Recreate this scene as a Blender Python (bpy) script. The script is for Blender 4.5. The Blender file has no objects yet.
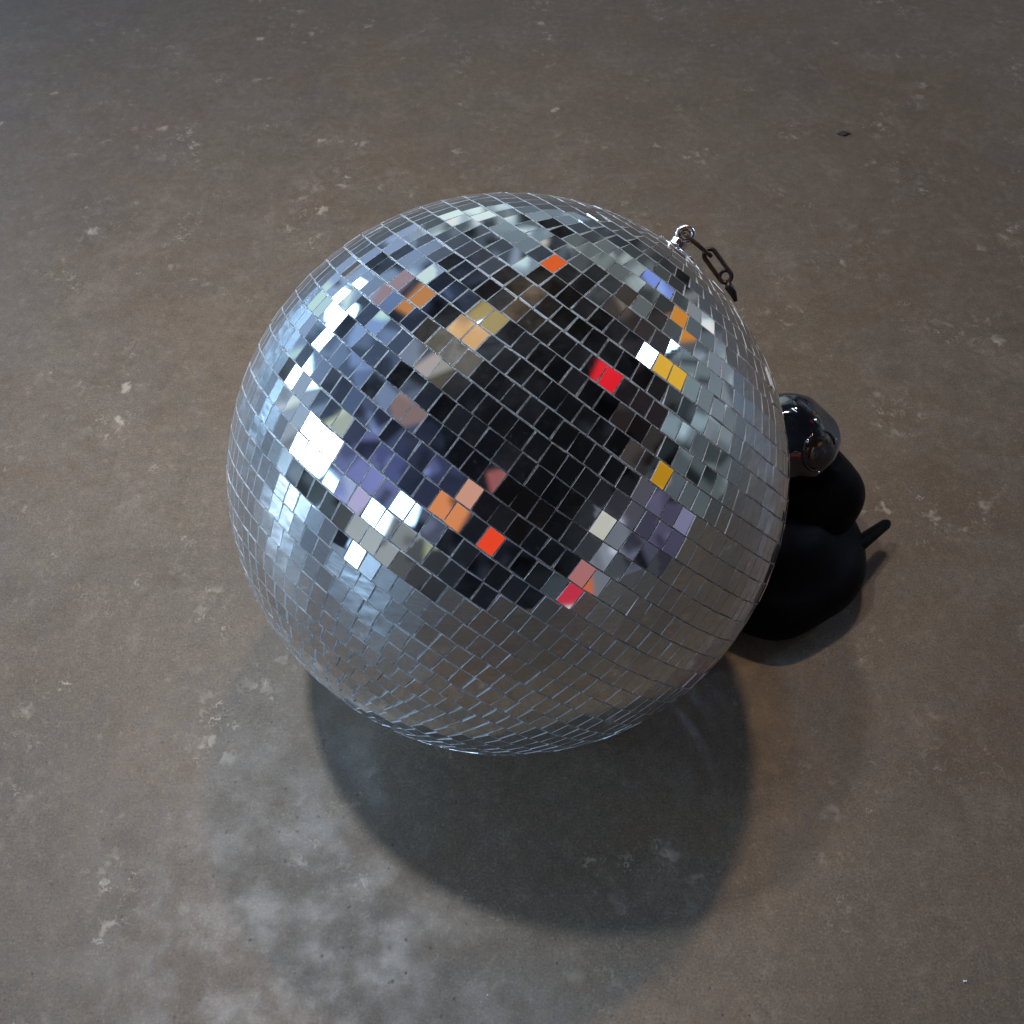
import bpy, bmesh, math, random
import numpy as np
from mathutils import Vector, Matrix, Quaternion

random.seed(11)
rng = np.random.default_rng(5)
S = bpy.context.scene
COL = S.collection
R = 0.2                                   # radius of the mirror ball, metres
C0 = Vector((0, 0, R))                    # its centre, resting on the floor

# ------------------------------------------------------------------ camera
ELEV = math.radians(48.0)
DIST = 4.2 * R
back = Vector((0, -math.cos(ELEV), math.sin(ELEV)))
cam_d = bpy.data.cameras.new('camera')
cam = bpy.data.objects.new('camera', cam_d)
COL.objects.link(cam)
cam.location = C0 + back * DIST
cam_d.sensor_width = 36
cam_d.lens = 36 * 1149 / 1024
cam_d.clip_start = 0.01
cam_d.clip_end = 200
FPX = 1149.0
rx = math.pi / 2 - ELEV - math.atan(36 / FPX)       # looks slightly below the ball's centre
cam.rotation_euler = (rx, 0, -math.atan(4 / FPX) * 1.3)
S.camera = cam

# ------------------------------------------------------------------ room light (a light probe painted in code)
# azimuth, elevation (degrees; azimuth 0 = away from camera, 90 = right), sRGB colour, 0 area / 1 small thing / 2 window
PROBE = [(205,33,215,135,85,1),(152,4,200,100,60,1),(158,5,185,60,75,1),(353,5,215,235,235,1),(358,14,150,180,195,0),(352,27,50,60,80,0),(2,24,110,140,160,0),(5,5,120,150,170,0),(12,23,30,40,60,0),(19,12,35,45,60,0),(7,30,190,185,180,1),(16,41,220,95,40,1),(22,19,100,115,115,0),(28,20,110,125,125,0),(37,23,100,115,120,0),(38,13,120,145,220,1),(31,11,45,55,60,0),(35,0,70,75,80,0),(37,37,50,55,60,0),(47,36,70,60,50,0),(54,34,45,30,25,0),(53,20,200,130,50,1),(72,31,220,170,50,1),(56,13,70,85,95,0),(62,8,120,140,160,0),(62,2,130,150,170,0),(73,17,95,120,130,0),(76,7,130,150,165,0),(89,19,60,80,90,0),(89,38,40,30,35,0),(104,37,50,40,40,0),(100,19,70,85,95,0),(98,8,80,95,100,0),(113,20,225,165,40,1),(124,21,75,75,90,0),(120,10,70,65,105,0),(130,9,75,75,110,0),(141,25,200,200,190,1),(147,20,190,190,180,1),(142,8,120,130,150,0),(147,2,110,120,135,0),(155,12,170,110,110,1),(156,2,190,50,70,1),(160,14,10,15,20,0),(168,7,20,28,35,0),(182,12,15,20,28,0),(153,62,9,12,18,0),(162,75,9,12,18,0),(65,70,9,12,18,0),(203,63,9,12,20,0),(184,53,9,12,20,0),(153,43,10,12,16,0),(129,42,9,12,18,0),(119,50,9,12,18,0),(28,55,25,25,30,0),(7,61,30,30,35,0),(345,79,15,15,18,0),(61,54,12,12,15,0),(113,85,9,12,15,0),(228,61,12,18,28,0),(127,32,12,14,20,0),(91,57,225,30,45,1),(143,52,95,80,55,1),(321,69,200,150,80,1),(339,68,160,140,80,1),(298,67,90,80,60,0),(266,62,170,160,160,1),(271,68,150,150,145,1),(260,51,130,110,110,1),(279,51,60,80,110,0),(293,42,50,80,120,0),(319,42,190,130,80,1),(322,34,150,130,140,1),(323,48,20,35,60,0),(332,20,110,150,200,0),(328,13,120,165,225,0),(299,20,90,140,200,0),(303,31,60,100,160,0),(289,19,90,130,180,0),(287,10,130,165,200,0),(276,29,60,95,150,0),(258,40,60,80,130,0),(241,39,40,60,130,0),(235,48,30,40,75,0),(255,24,90,110,190,0),(246,26,80,90,170,0),(274,25,190,200,170,1),(269,30,160,170,160,1),(265,7,60,80,90,0),(258,10,200,215,170,1),(273,6,90,120,150,0),(285,0,170,190,215,0),(248,3,15,15,25,1),(243,1,15,15,25,1),(243,11,200,210,215,1),(241,17,175,170,210,1),(227,14,210,220,180,1),(220,12,150,160,165,0),(231,6,180,195,200,0),(233,-1,70,100,120,1),(211,14,150,160,130,1),(215,8,20,20,30,0),(203,5,110,120,125,1),(195,8,130,145,150,1),(216,24,60,70,110,0),(211,34,25,35,70,0),(197,14,20,25,35,0),(200,37,215,140,90,1),(193,41,205,150,130,1),(184,46,150,85,85,1),(188,24,235,70,40,1),(174,40,15,12,15,0),(321,13,255,255,255,2),(312,16,255,255,255,2),(268,19,255,255,255,2),(233,18,255,255,255,2),(225,28,255,255,255,2)]
WINDOW = 8.5
BIG_WINDOW = 26.0
ENV_STRENGTH = 1.0

def lin(c):
    c = np.asarray(c, float) / 255.0
    return np.where(c <= 0.04045, c / 12.92, ((c + 0.055) / 1.055) ** 2.4)

def dir_of(az, el):
    a, e = np.radians(az), np.radians(el)
    return np.stack([np.sin(a) * np.cos(e), np.cos(a) * np.cos(e), np.sin(e)], -1)

def value_noise(D, freq, seed):
    r = np.random.default_rng(seed)
    G = r.random((32, 32, 32))
    P = (D * freq + 16.0)
    i = np.floor(P).astype(int); f = P - i; f = f * f * (3 - 2 * f)
    out = 0
    for dx in (0, 1):
        for dy in (0, 1):
            for dz in (0, 1):
                w = (f[..., 0] if dx else 1 - f[..., 0]) * (f[..., 1] if dy else 1 - f[..., 1]) * (f[..., 2] if dz else 1 - f[..., 2])
                out = out + w * G[(i[..., 0] + dx) % 32, (i[..., 1] + dy) % 32, (i[..., 2] + dz) % 32]
    return out

def room_probe(W=2048, H=1024):
    u = (np.arange(W) + .5) / W
    v = (np.arange(H) + .5) / H
    phi = -(u - .5) * 2 * np.pi
    th = (v - .5) * np.pi
    PH, TH = np.meshgrid(phi, th)
    D = np.stack([np.cos(PH) * np.cos(TH), np.sin(PH) * np.cos(TH), np.sin(TH)], -1)
    warp = np.stack([value_noise(D, 7, s) - .5 for s in (1, 2, 3)], -1)
    Dw = D + warp * .16
    Dw /= np.linalg.norm(Dw, axis=-1, keepdims=True)
    area = [p for p in PROBE if p[5] == 0]
    Da = dir_of(np.array([p[0] for p in area]), np.array([p[1] for p in area]))
    Ca = lin([p[2:5] for p in area])
    dots = np.clip(D @ Da.T, -1, 1)
    ang = np.arccos(dots)
    w = np.exp(-(ang / math.radians(9)) ** 2) + 1e-4 * np.exp(-(ang / math.radians(30)) ** 2) + 1e-9
    smooth = (w @ Ca) / w.sum(-1, keepdims=True)
    near = Ca[np.argmax(Dw @ Da.T, -1)]
    img = .45 * smooth + .55 * near
    n = value_noise(D, 9, 8)[..., None] * .6 + value_noise(D, 15, 9)[..., None] * .4
    img = img * (.55 + .9 * n)
    # clutter of the room: small upright and lying rectangles, lighter and darker than what they stand before
    AZ = np.degrees(np.arctan2(D[..., 0], D[..., 1])) % 360
    EL = np.degrees(TH)
    def rect(img, a0, e0, wa, we, tilt, colour=None, gain=None, soft=.3):
        """paint one upright or tilted rectangle; sizes are half-sizes in degrees"""
        rad = math.hypot(wa, we) + 1
        r0 = max(0, int((e0 - rad + 90) / 180 * H)); r1 = min(H, int((e0 + rad + 90) / 180 * H) + 2)
        az, el = AZ[r0:r1], EL[r0:r1]
        da = ((az - a0 + 180) % 360 - 180) * np.cos(np.radians(min(abs(e0), 84)))
        cols = np.nonzero((np.abs(da) < rad).any(0))[0]
        if not len(cols): return
        da = da[:, cols]; de = el[:, cols] - e0
        t = math.radians(tilt)
        x = da * math.cos(t) + de * math.sin(t); y = -da * math.sin(t) + de * math.cos(t)
        m = (np.clip((wa - np.abs(x)) / soft + .5, 0, 1) * np.clip((we - np.abs(y)) / soft + .5, 0, 1))[..., None]
        old = img[r0:r1][:, cols]
        new = np.clip(old * gain, 0, .9) if gain is not None else np.asarray(colour)
        sub = img[r0:r1]; sub[:, cols] = old * (1 - m) + m * new
    r = random.Random(3)
    for k in range(5200):
        a0 = r.uniform(0, 360); e0 = r.uniform(-4, 60)
        if 140 < a0 < 215 and e0 > 22: continue
        big = r.random() < .07
        w_, h_ = (r.uniform(1, 4), r.uniform(1, 5)) if big else (r.uniform(.10, .6), r.uniform(.12, 1.2))
        rect(img, a0, e0, w_, h_, r.choice((0, 0, 90, r.uniform(-60, 60))), gain=r.choice((.15, .3, .55, 1.5, 2.0, 2.6)))
    grey = img.mean(-1, keepdims=True)
    img = grey + (img - grey) * .62
    for p in PROBE:
        if p[5] == 1:
            big = (p[0], p[1]) in ((321, 69), (200, 37), (193, 41), (319, 42), (339, 68), (72, 31), (205, 33), (91, 57), (113, 20), (53, 20), (141, 25))
            q = 5.2 if big else r.uniform(2.9, 3.7)
            rect(img, p[0], p[1], q, q * r.uniform(.7, 1), r.uniform(-30, 30), colour=lin(p[2:5]) * 1.15)
            for q in range(5):
                rect(img, p[0] + r.uniform(-3, 3), p[1] + r.uniform(-3, 3), r.uniform(.15, .8), r.uniform(.3, 1.5), r.uniform(-60, 60), gain=r.choice((.3, .6, 1.4)))
        elif p[5] == 2:
            hw = 3.6 if p[0] > 300 else 5.6
            rect(img, p[0], p[1], hw, hw + .5, r.uniform(-8, 8), colour=np.array([.50, .84, 1.3]) * WINDOW * (2.6 if p[0] > 300 else 1))
            rect(img, p[0] + .6, p[1], .3, 7, 4, colour=(.3, .4, .5))
            rect(img, p[0], p[1] - 1, 7, .25, 2, colour=(.3, .4, .5))
    # low panes added for floor and rim glow, two strips added for cap highlights
    for a0, e0, wa, we, k in ((297, 8, 3.4, 8, 1.8), (240, 5, 2.6, 6, .5), (256, 6, 1.6, 8, .5)):
        rect(img, a0, e0, wa, we, 2, colour=np.array([.52, .86, 1.3]) * WINDOW * k)
    rect(img, 236, 4, 6, 4.5, 0, colour=np.array([.66, .9, 1.2]) * 6.5)
    # the big bright window that lights the floor from the left, with its bars
    rect(img, 270, 16, 6, 10, 2, colour=np.array([.62, .90, 1.25]) * BIG_WINDOW)
    for q in (-2, 2): rect(img, 270 + q, 16, .25, 10, 2, colour=(.5, .6, .7))
    for q in (11, 20): rect(img, 270, q, 6, .25, 2, colour=(.5, .6, .7))
    rect(img, 332, 74, 1.0, 10, 12, colour=(16, 28, 46)); rect(img, 66, 34, 1.1, 7, -25, colour=(14, 24, 40))  # invented bright strips, there to show as highlights on the black cap
    return img

def build_world():
    w = bpy.data.worlds.new('World')
    S.world = w
    w.use_nodes = True
    nt = w.node_tree
    bg = nt.nodes['Background']
    img = room_probe()
    H, W, _ = img.shape
    im = bpy.data.images.new('room_light_probe', W, H, float_buffer=True, is_data=False)
    im.colorspace_settings.name = 'Linear Rec.709'
    px = np.ones((H, W, 4), np.float32); px[..., :3] = img
    im.pixels.foreach_set(px.ravel())
    im.update()
    im.pack()
    env = nt.nodes.new('ShaderNodeTexEnvironment'); env.image = im
    nt.links.new(env.outputs['Color'], bg.inputs['Color'])
    bg.inputs['Strength'].default_value = ENV_STRENGTH
    w.cycles.sampling_method = 'MANUAL'; w.cycles.sample_map_resolution = 1024
build_world()

# ------------------------------------------------------------------ lamps of the room
def lamp(name, az, el, dist, size, power, color):
    L = bpy.data.lights.new(name, 'AREA')
    L.shape = 'DISK'; L.size = size; L.energy = power; L.color = color
    o = bpy.data.objects.new(name, L); COL.objects.link(o)
    d = Vector(dir_of(az, el))
    o.location = C0 + d * dist
    o.rotation_euler = (-d).to_track_quat('-Z', 'Y').to_euler()
    return o
lamp('warm_ceiling_lamp', 12, 64, 14 * R, .15, 20, (1.0, .66, .37))
cool = lamp('cool_ceiling_lamp', 300, 72, 9 * R, .105, 2.9, (.95, .97, 1.0))
cool.data.spread = math.radians(56)
cool.rotation_euler = (cool.location - Vector((-.36, .24, 0))).to_track_quat('Z', 'Y').to_euler()

S.view_settings.view_transform = 'Standard'
S.view_settings.look = 'None'
S.view_settings.exposure = 0
S.view_settings.gamma = 1
S.view_settings.use_curve_mapping = False
S.render.engine = 'CYCLES'
cy = S.cycles
cy.max_bounces = 8; cy.diffuse_bounces = 3; cy.glossy_bounces = 6
cy.caustics_reflective = True; cy.blur_glossy = .6
cy.sample_clamp_indirect = 60
cy.use_denoising = True

# ------------------------------------------------------------------ node helpers
class NT:
    def __init__(s, name):
        s.m = bpy.data.materials.new(name); s.m.use_nodes = True
        s.t = s.m.node_tree; s.t.nodes.clear()
        s.out = s.t.nodes.new('ShaderNodeOutputMaterial')
        s.co = s.t.nodes.new('ShaderNodeTexCoord').outputs['Object']
    def n(s, kind, props=None, **ins):
        nd = s.t.nodes.new('ShaderNode' + kind)
        for k, v in (props or {}).items(): setattr(nd, k, v)
        for k, v in ins.items():
            key = int(k[1:]) if k[0] == 'i' and k[1:].isdigit() else k.replace('_', ' ')
            sock = nd.inputs[key]
            if hasattr(v, 'is_output'): s.t.links.new(v, sock)
            else: sock.default_value = v
        return nd
    def noise(s, scale, detail=4, rough=.55, vec=None, dist=0):
        return s.n('TexNoise', Vector=vec or s.co, Scale=scale, Detail=detail, Roughness=rough, Distortion=dist).outputs['Fac']
    def ramp(s, f, a, b, lo=0., hi=1., smooth=True):
        nd = s.n('MapRange', {'interpolation_type': 'SMOOTHSTEP' if smooth else 'LINEAR'}, Value=f)
        nd.inputs['From Min'].default_value = a; nd.inputs['From Max'].default_value = b
        nd.inputs['To Min'].default_value = lo; nd.inputs['To Max'].default_value = hi
        return nd.outputs['Result']
    def math(s, op, a, b=0.):
        return s.n('Math', {'operation': op}, i0=a, i1=b).outputs[0]
    def mix(s, f, a, b, blend='MIX'):
        nd = s.t.nodes.new('ShaderNodeMix'); nd.data_type = 'RGBA'; nd.blend_type = blend
        for i, v in ((0, f), (6, a), (7, b)):
            if hasattr(v, 'is_output'): s.t.links.new(v, nd.inputs[i])
            else: nd.inputs[i].default_value = v if i == 0 else (*v, 1)
        return nd.outputs[2]
    def mapping(s, scale=(1, 1, 1), rot=(0, 0, 0), loc=(0, 0, 0)):
        return s.n('Mapping', Vector=s.co, Scale=scale, Rotation=rot, Location=loc).outputs[0]
    def surf(s, sock): s.t.links.new(sock, s.out.inputs['Surface']); return s.m

def mat_floor():
    t = NT('worn_concrete')
    big = t.noise(4.5, 5, .6)
    big2 = t.noise(9, 6, .65, t.mapping(loc=(3, 7, 0)))
    col = t.mix(t.ramp(big, .35, .65), (.120, .089, .058), (.121, .099, .074))
    col = t.mix(t.ramp(big2, .42, .68, 0, .55), col, (.092, .077, .060))
    red = t.noise(6, 3, .5, t.mapping(loc=(9, 1, 4)))
    col = t.mix(t.ramp(red, .55, .72, 0, .5), col, (.122, .084, .056))
    # cloudy streaks from the trowel
    st = t.noise(16, 7, .7, t.mapping((1, .85, 1), (0, 0, .25)), .6)
    col = t.mix(t.ramp(st, .50, .72, 0, .55), col, (.178, .150, .122))
    col = t.mix(t.ramp(st, .30, .46, .55, 0), col, (.092, .076, .062))
    fine = t.noise(120, 5, .75, t.mapping((1, .8, 1)))
    col = t.mix(t.ramp(fine, .30, .55, .55, 0), col, (.066, .057, .050))
    grain = t.noise(520, 4, .8)
    col = t.mix(t.ramp(grain, .36, .49, .72, 0), col, (.045, .038, .030))
    col = t.mix(t.ramp(grain, .54, .68, 0, .50), col, (.27, .25, .21))
    col = t.mix(t.ramp(fine, .54, .74, 0, .50), col, (.23, .20, .16))
    # pale chips, lying in loose clusters
    clus = t.ramp(t.noise(11, 4, .6, t.mapping(loc=(2, 2, 2))), .48, .66)
    for sc, rot, loc, th, amt, c in ((46, .35, (0, 0, 0), .33, .62, (.42, .39, .34)), (75, -.5, (5, 3, 0), .27, .55, (.38, .35, .30)),
                                     (105, .15, (8, 1, 0), .30, .7, (.40, .37, .34)), (30, 0, (1, 9, 0), .25, .6, (.38, .35, .30))):
        vec = t.mapping((1, .95, 1), (0, 0, rot), loc)
        dv = t.n('TexNoise', {'noise_dimensions': '3D'}, Vector=vec, Scale=sc * 2.2, Detail=3.).outputs['Color']
        vv = t.n('VectorMath', {'operation': 'MULTIPLY_ADD'}, i0=dv, i1=(.03, .03, 0), i2=vec).outputs[0]
        vo = t.n('TexVoronoi', Vector=vv, Scale=float(sc))
        pick = t.ramp(t.n('SeparateColor', Color=vo.outputs['Color']).outputs[0], .60, .95)
        m = t.ramp(vo.outputs['Distance'], th * .35, th, 1, 0)
        m = t.math('MULTIPLY', m, pick)
        m = t.math('MULTIPLY', m, t.ramp(clus, 0, 1, .10, .9))
        col = t.mix(t.math('MULTIPLY', m, amt), col, c)
    # thin curled pale scratches, in the same clusters
    for sc, loc, amt in ((26, (4, 4, 0), .28), (48, (7, 2, 0), .26)):
        w = t.noise(sc, 3, .6, t.mapping((1, .9, 1), (0, 0, .2), loc), 1.2)
        rid = t.ramp(t.math('ABSOLUTE', t.math('SUBTRACT', w, .5)), .004, .016, 1, 0)
        brk = t.ramp(t.noise(sc * 2.3, 2, .5, t.mapping(loc=(loc[0] + 3, 1, 0))), .52, .60)
        col = t.mix(t.math('MULTIPLY', t.math('MULTIPLY', rid, brk), t.math('MULTIPLY', t.ramp(clus, 0, 1, .15, 1), amt)), col, (.38, .35, .31))
    # dark pores
    vo = t.n('TexVoronoi', Vector=t.co, Scale=170.)
    pick = t.ramp(t.n('SeparateColor', Color=vo.outputs['Color']).outputs[1], .86, .93)
    pore = t.math('MULTIPLY', t.ramp(vo.outputs['Distance'], .10, .24, 1, 0), pick)
    col = t.mix(t.math('MULTIPLY', pore, .5), col, (.035, .030, .027))
    col = t.mix(1.0, col, (1.06, .97, .85), 'MULTIPLY')
    rough = t.ramp(t.noise(30, 5, .6), .3, .7, .38, .58)
    h = t.math('ADD', t.math('MULTIPLY', fine, .5), t.math('MULTIPLY', st, .7))
    h = t.math('SUBTRACT', h, pore)
    bump = t.n('Bump', Strength=.35, Distance=.0006, Height=h).outputs[0]
    b = t.n('BsdfPrincipled', Base_Color=col, Roughness=rough, Normal=bump, Specular_IOR_Level=.5)
    return t.surf(b.outputs[0])

def mat_mirror():
    t = NT('dusty_mirror_glass')
    rnd = t.n('Attribute', {'attribute_name': 'tile_random'}).outputs['Fac']
    dust_n = t.noise(38, 6, .7)
    blot = t.noise(160, 4, .7)
    dust = t.ramp(dust_n, .45, .78, .003, .03)
    dust = t.math('ADD', dust, t.ramp(blot, .62, .78, 0, .06))
    dust = t.math('ADD', dust, t.math('MULTIPLY', t.math('POWER', rnd, 4.), .02))
    fac = t.n('LayerWeight', Blend=.5).outputs['Facing']
    dust = t.math('ADD', dust, t.math('MULTIPLY', t.math('POWER', fac, 5.), .13))
    m1 = t.n('BsdfPrincipled', Base_Color=(.80, .82, .82, 1), Metallic=1., Roughness=.012)
    m2 = t.n('BsdfPrincipled', Base_Color=(.8, .83, .85, 1), Metallic=1., Roughness=.26)
    d = t.n('BsdfDiffuse', Color=(.55, .56, .57, 1))
    haze = t.ramp(dust_n, .3, .7, .002, .012)
    a = t.n('MixShader', i0=haze, i1=m1.outputs[0], i2=m2.outputs[0]).outputs[0]
    b = t.n('MixShader', i0=dust, i1=a, i2=d.outputs[0]).outputs[0]
    return t.surf(b)

def mat_simple(name, col, rough=.5, metal=0., coat=0., var=.25, scale=60, bump=0., spec=.5):
    t = NT(name)
    n = t.noise(scale, 5, .65)
    c = t.mix(t.ramp(n, .3, .7), tuple(x * (1 - var) for x in col), tuple(min(1, x * (1 + var)) for x in col))
    r = t.ramp(t.noise(scale * 1.7, 4), .3, .7, rough * .8, min(1, rough * 1.2))
    kw = dict(Base_Color=c, Specular_IOR_Level=spec, Roughness=r, Metallic=metal, Coat_Weight=coat, Coat_Roughness=.03)
    if bump: kw['Normal'] = t.n('Bump', Strength=.5, Distance=bump, Height=n).outputs[0]
    return t.surf(t.n('BsdfPrincipled', **kw).outputs[0])

M = dict(floor=mat_floor(), mirror=mat_mirror(),
         edge=mat_simple('cut_glass_edge', (.80, .88, .90), .16, .35, var=.3, scale=900),
         core=mat_simple('silvered_glue', (.60, .62, .63), .45, .2, var=.45, scale=400, bump=.0006),
         steel=mat_simple('zinc_plated_steel', (.78, .80, .82), .22, 1., var=.12, scale=200),
         rust=mat_simple('tarnished_brown_steel', (.055, .038, .030), .40, .8, var=.5, scale=500, bump=.0003),
         blackmetal=mat_simple('blackened_steel', (.018, .016, .015), .35, .6, var=.4, scale=300),
         gloss=mat_simple('glossy_black_enamel', (.008, .009, .014), .07, 0., 1., var=.3, scale=40),
         satin=mat_simple('dull_black_plastic', (.0022, .0022, .003), .5, 0., var=.4, scale=300, bump=.0002, spec=.06),
         lens=mat_simple('brown_disc_gloss', (.018, .013, .009), .12, .3, 1., var=.4, scale=120),  # for the brown disc added on the cap
         rubber=mat_simple('black_rubber', (.012, .011, .010), .7, 0., var=.4, scale=400),
         crumb=mat_simple('dark_crumb', (.030, .022, .015), .85, 0., var=.5, scale=900, bump=.001))

# ------------------------------------------------------------------ mesh helpers
def obj(name, bm, mats, parent=None, smooth=True, loc=None):
    me = bpy.data.meshes.new(name)
    bm.normal_update(); bm.to_mesh(me); bm.free()
    for m in (mats if isinstance(mats, (list, tuple)) else [mats]): me.materials.append(m)
    if smooth: me.polygons.foreach_set('use_smooth', [True] * len(me.polygons))
    o = bpy.data.objects.new(name, me); COL.objects.link(o)
    if loc is not None: o.location = loc
    if parent: o.parent = parent
    return o
def thing(name, label, cat, loc=(0, 0, 0)):
    o = bpy.data.objects.new(name, None); COL.objects.link(o)
    o.location = loc; o.empty_display_size = .05
    o['label'] = label; o['category'] = cat
    return o
def frame(axis):
    z = Vector(axis).normalized()
    x = z.orthogonal().normalized(); y = z.cross(x)
    return Matrix((x, y, z)).transposed()
def lathe(profile, seg=64, mat=None, close=True):
    bm = bmesh.new(); rings = []
    for r, z in profile:
        if r < 1e-6: rings.append([bm.verts.new((0, 0, z))])
        else: rings.append([bm.verts.new((r * math.cos(2 * math.pi * k / seg), r * math.sin(2 * math.pi * k / seg), z)) for k in range(seg)])
    for a, b in zip(rings, rings[1:]):
        for k in range(seg):
            j = (k + 1) % seg
            if len(a) == 1: bm.faces.new((a[0], b[k], b[j]))
            elif len(b) == 1: bm.faces.new((a[k], a[j], b[0]))
            else: bm.faces.new((a[k], a[j], b[j], b[k]))
    bmesh.ops.recalc_face_normals(bm, faces=bm.faces)
    if mat is not None: bmesh.ops.transform(bm, matrix=mat, verts=bm.verts)
    return bm
def tube(bm, pts, rad, seg=12, closed=False):
    pts = [Vector(p) for p in pts]; n = len(pts)
    rads = rad if isinstance(rad, (list, tuple)) else [rad] * n
    rings = []; up = None
    for i, p in enumerate(pts):
        a = pts[(i - 1) % n] if closed or i else p
        b = pts[(i + 1) % n] if closed or i < n - 1 else p
        t = (b - a).normalized()
        if up is None: up = t.orthogonal().normalized()
        up = (up - t * up.dot(t)).normalized(); v = t.cross(up)
        rings.append([bm.verts.new(p + (up * math.cos(2 * math.pi * k / seg) + v * math.sin(2 * math.pi * k / seg)) * rads[i]) for k in range(seg)])
    pairs = list(zip(rings, rings[1:])) + ([(rings[-1], rings[0])] if closed else [])
    for a, b in pairs:
        off = 0
        if closed and a is rings[-1]:
            off = min(range(seg), key=lambda o: (a[0].co - b[o].co).length)
        for k in range(seg):
            bm.faces.new((a[k], a[(k + 1) % seg], b[(k + 1 + off) % seg], b[(k + off) % seg]))
    if not closed:
        bm.faces.new(rings[0][::-1]); bm.faces.new(rings[-1])
    bmesh.ops.recalc_face_normals(bm, faces=bm.faces)
    return bm

# ------------------------------------------------------------------ the floor
bm = bmesh.new()
for x, y in ((-14, -14), (14, -14), (14, 14), (-14, 14)): bm.verts.new((x, y, 0))
bm.faces.new(bm.verts)
fl = obj('floor', bm, M['floor'], smooth=False)
fl['kind'] = 'structure'

# ------------------------------------------------------------------ the mirror ball
AX = Vector((.5917, .5243, .6127)).normalized()
ball = thing('mirror_ball', 'large silver disco ball covered in small square mirror tiles, resting on the concrete floor', 'disco ball')
RC = R - .0025
F = frame(AX)

prof = [(RC * math.sin(math.pi * k / 96), RC * -math.cos(math.pi * k / 96)) for k in range(97)]
prof[0] = (0, -RC); prof[-1] = (0, RC)
obj('core_sphere', lathe(prof, 160, Matrix.Translation(C0) @ F.to_4x4()), M['core'], ball)

ROWS = 43
TW = .0572 * R
bm = bmesh.new()
lay = bm.faces.layers.float.new('tile_random')
rt = random.Random(21)
dphi = math.pi / ROWS
TH = .0023
drift = 0
for i in range(1, ROWS - 1):
    th = (i + .5) * dphi                                # angle from the hanging pole
    rr = R * math.sin(th)
    n = max(8, int(round(2 * math.pi * rr / TW)))
    drift += rt.uniform(-.5, .5)
    ph0 = drift
    tw = 2 * math.pi * rr / n
    hh = (R * dphi - rt.uniform(.0007, .0014)) / 2
    wob = rt.uniform(-.3, .3)
    shift = 0
    for k in range(n):
        shift += rt.gauss(0, .010)
        shift *= .97
        ph = ph0 + 2 * math.pi * (k + shift) / n
        wth = th + .0022 * math.sin(2 * ph + wob) + rt.gauss(0, .0007)
        nrm = F @ Vector((math.sin(wth) * math.cos(ph), math.sin(wth) * math.sin(ph), math.cos(wth)))
        e_ph = F @ Vector((-math.sin(ph), math.cos(ph), 0))
        e_th = e_ph.cross(nrm)
        sg = 2.6 if rt.random() < .06 else .75
        q = Quaternion(e_ph, math.radians(rt.gauss(0, sg))) @ Quaternion(e_th, math.radians(rt.gauss(0, sg))) @ Quaternion(nrm, math.radians(rt.gauss(0, .8)))
        nrm2 = q @ nrm; ex = q @ e_ph; ey = q @ e_th
        c = C0 + nrm * (R - .0004 + rt.uniform(-.00015, .00015))
        low = max(0, min(1, (th - 1.75) / .5))
        hw = tw / 2 - rt.uniform(.0003, .0007) - low * rt.uniform(0, .0006)
        rv = rt.random()
        top, bot = [], []
        for sx, sy in ((-1, -1), (1, -1), (1, 1), (-1, 1)):
            jx, jy = rt.gauss(0, .00013), rt.gauss(0, .00013)
            o_ = ex * (sx * hw + jx) + ey * (sy * hh + jy)
            top.append(bm.verts.new(c + o_)); bot.append(bm.verts.new(c + o_ - nrm2 * TH))
        f = bm.faces.new(top); f.material_index = 0; f[lay] = rv
        f.normal_update()
        if f.normal.dot(nrm) < 0: f.normal_flip()
        for a in range(4):
            b_ = (a + 1) % 4
            g = bm.faces.new((top[a], bot[a], bot[b_], top[b_])); g.material_index = 1; g[lay] = rv
            g.normal_update()
            if g.normal.dot((top[a].co + top[b_].co) / 2 - c) < 0: g.normal_flip()
obj('mirror_tiles', bm, [M['mirror'], M['edge']], ball, smooth=False)

# polar cap, screw eye, links
cap = lathe([(0, 0), (.017, 0), (.0175, .001), (.0165, .003), (.008, .0042), (0, .0042)], 48, Matrix.Translation(C0 + AX * (R - .0022)) @ F.to_4x4())
capo = obj('end_cap', cap, M['steel'], ball)
for k in range(4):
    a = k * math.pi / 2 + .4
    p = C0 + AX * (R + .0014) + F @ Vector((.0125 * math.cos(a), .0125 * math.sin(a), 0))
    obj('rivet', lathe([(0, 0), (.0022, 0), (.0018, .0011), (0, .0015)], 16, Matrix.Translation(p) @ F.to_4x4()), M['steel'], capo)
def P(x, y, z): return Vector((x, y, z)) * R
hexn = lathe([(0, 0), (.0058, 0), (.0058, .0052), (.005, .0062), (0, .0062)], 6, Matrix.Translation(C0 + AX * (R + .0018)) @ F.to_4x4())
obj('hex_nut', hexn, M['steel'], ball, smooth=False)
side = (F @ Vector((1, 0, 0)))
cam_dir = (cam.location - (C0 + AX * R)).normalized()
wv = AX.cross(cam_dir).normalized()
bm = bmesh.new()
eye_c = C0 + AX * (R + .0125)
ring = [eye_c + (AX * math.cos(a) + wv * math.sin(a)) * .0052 for a in [2 * math.pi * k / 28 for k in range(28)]]
tube(bm, ring, .0023, 12, True)
tube(bm, [C0 + AX * (R + .003), eye_c - AX * .0055], .0026, 12)
obj('screw_eye', bm, M['steel'], ball)

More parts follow.
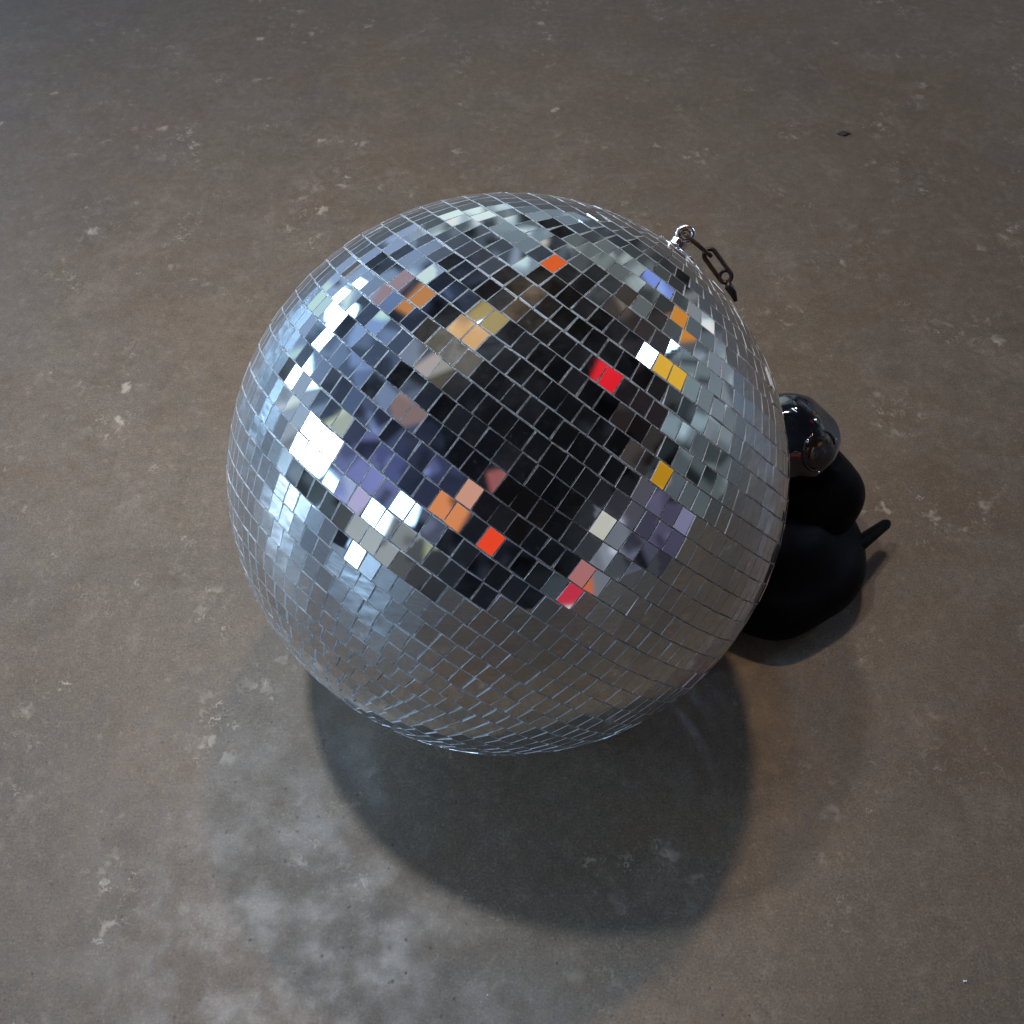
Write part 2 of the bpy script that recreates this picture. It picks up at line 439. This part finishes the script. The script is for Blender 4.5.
def link_mesh(a, b, width, rad, nrm):
    a, b = Vector(a), Vector(b)
    t = (b - a).normalized(); L = (b - a).length
    w = nrm.cross(t).normalized(); c = (a + b) / 2
    pts = []
    h = L / 2 - width / 2
    for k in range(24):
        an = 2 * math.pi * k / 24
        s = math.cos(an); pts.append(c + t * (s * width / 2 + (h if s > 0 else -h)) + w * math.sin(an) * width / 2)
    return tube(bmesh.new(), pts, rad, 10, True)
l1a, l1b = P(.625, .562, 1.652), P(.718, .505, 1.600)
l2a, l2b = P(.704, .520, 1.613), P(.783, .439, 1.539)
nr = (l1b - l1a).cross(cam_dir).normalized()
obj('chain_link', link_mesh(l1a, l1b, .0075, .0015, nr), M['rust'], ball)
obj('chain_link', link_mesh(l2a, l2b, .0085, .0016, cam_dir), M['rust'], ball)
hk = []
c3 = P(.772, .452, 1.550)
dn = (P(.808, .391, 1.496) - c3).normalized()
w3 = dn.cross(cam_dir).normalized()
for k in range(15):
    a = math.pi * (-.3 + 1.5 * k / 14)
    hk.append(c3 - dn * .0 + (-dn * math.sin(a) + w3 * math.cos(a)) * .0042)
bm = bmesh.new(); tube(bm, hk, .0013, 10)
tube(bm, [c3 + dn * .003, c3 + dn * .008 + w3 * .001, c3 + dn * .013, c3 + dn * .019 + w3 * .0005], [.0016, .0030, .0026, .0013], 12)
obj('chain_clip', bm, M['blackmetal'], ball)

# ------------------------------------------------------------------ the black lamp behind it
base = P(1.13, .335, 0)
lampo = thing('stage_lamp', 'glossy black rounded lamp housing with a short lever, half hidden behind the disco ball', 'lamp', base)
def arc(cr, cz, r, a0, a1, n):
    return [(cr + r * math.cos(math.radians(a0 + (a1 - a0) * k / n)), cz + r * math.sin(math.radians(a0 + (a1 - a0) * k / n))) for k in range(n + 1)]
def dent(bm, amp, freq, seed):
    from mathutils import noise as mn
    bm.normal_update()
    for v in bm.verts: v.co = v.co + v.normal * amp * mn.noise(v.co * freq + Vector((seed, 0, 0)))
    return bm
tilt = Matrix.Rotation(math.radians(-8), 4, 'X') @ Matrix.Rotation(math.radians(3), 4, 'Y')
# wide foot, its rim spread to also cover the dark contact shadow
bp = [(0, .0008), (.066, .0008)] + arc(.061, .027, .0262, -75, 62, 18) + [(.060, .056), (.052, .068), (.040, .078), (0, .079)]
obj('housing_base', dent(lathe(bp, 96), .006, 17, 1), M['satin'], lampo)
mp = [(0, .020), (.03, .020)] + arc(0, .066, .050, -50, 60, 20) + [(.024, .1105), (.0, .1105)]
obj('housing_body', dent(lathe(mp, 96, Matrix.Translation((.032, .034, 0))), .006, 20, 2), M['satin'], lampo)
rp = [(.0485, .060), (.0508, .061), (.0514, .065), (.0508, .069), (.0485, .070)]
obj('clamp_ring', lathe(rp, 96, Matrix.Translation((.032, .034, 0))), M['satin'], lampo)
gp = [(0, .084), (.020, .084)] + arc(0, .118, .041, -52, 88, 30) + [(0, .1591)]
dome = obj('glossy_cap', dent(lathe(gp, 96, Matrix.Translation((.0115, .0445, 0))), .0045, 42, 5), M['gloss'], lampo)
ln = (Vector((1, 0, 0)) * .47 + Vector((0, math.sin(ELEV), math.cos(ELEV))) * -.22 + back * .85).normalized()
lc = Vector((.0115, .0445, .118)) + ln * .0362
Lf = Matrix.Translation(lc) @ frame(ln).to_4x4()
lens = obj('lens', lathe([(.0165, 0), (.0160, .0022), (.011, .0045), (.006, .0056), (0, .006)], 48, Lf), M['lens'], lampo)  # disc added to imitate the round brown reflection in the glossy cap
obj('disc_rim', lathe([(.0160, -.002), (.0176, -.001), (.0179, .0012), (.0172, .0024), (.0164, .0022), (.0160, .0010)], 48, Lf), M['gloss'], lens)
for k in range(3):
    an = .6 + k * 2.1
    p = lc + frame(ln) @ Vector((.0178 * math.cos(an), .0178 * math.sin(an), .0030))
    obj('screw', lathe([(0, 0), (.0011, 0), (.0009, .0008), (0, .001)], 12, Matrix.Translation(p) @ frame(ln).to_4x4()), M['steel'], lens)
bm = bmesh.new()
a_ = Vector((.052, -.030, .045)); b_ = Vector((.1155, .0300, .028))
tube(bm, [a_, a_ * .5 + b_ * .5 + Vector((0, 0, .001)), b_ - (b_ - a_) * .06, b_], [.0088, .0072, .0052, .0032], 8)
lev = obj('lever', bm, M['satin'], lampo)

# ------------------------------------------------------------------ small things lying on the floor
def crumb(name, label, cat, loc, s, mat, seed):
    r = random.Random(seed)
    bm = bmesh.new(); bmesh.ops.create_icosphere(bm, subdivisions=3, radius=1)
    for v in bm.verts:
        k = 1 + .35 * math.sin(v.co.x * 4 + seed) * math.cos(v.co.y * 5) + r.uniform(-.12, .12)
        v.co = Vector((v.co.x * s[0] * k, v.co.y * s[1] * k, (v.co.z * .9 + .8) * s[2]))
    o = obj(name, bm, mat, None, True, loc); o['label'] = label; o['category'] = cat
crumb('crumb', 'tiny dark brown crumb lying alone on the concrete above right of the ball', 'crumb', P(2.183, 3.882, 0), (.0078, .0052, .0013), M['crumb'], 4)
crumb('glass_fragment', 'tiny bright fragment of mirror glass on the floor near the lower right corner', 'fragment', P(1.587, -1.481, 0), (.0012, .0012, .0008), M['steel'], 2)
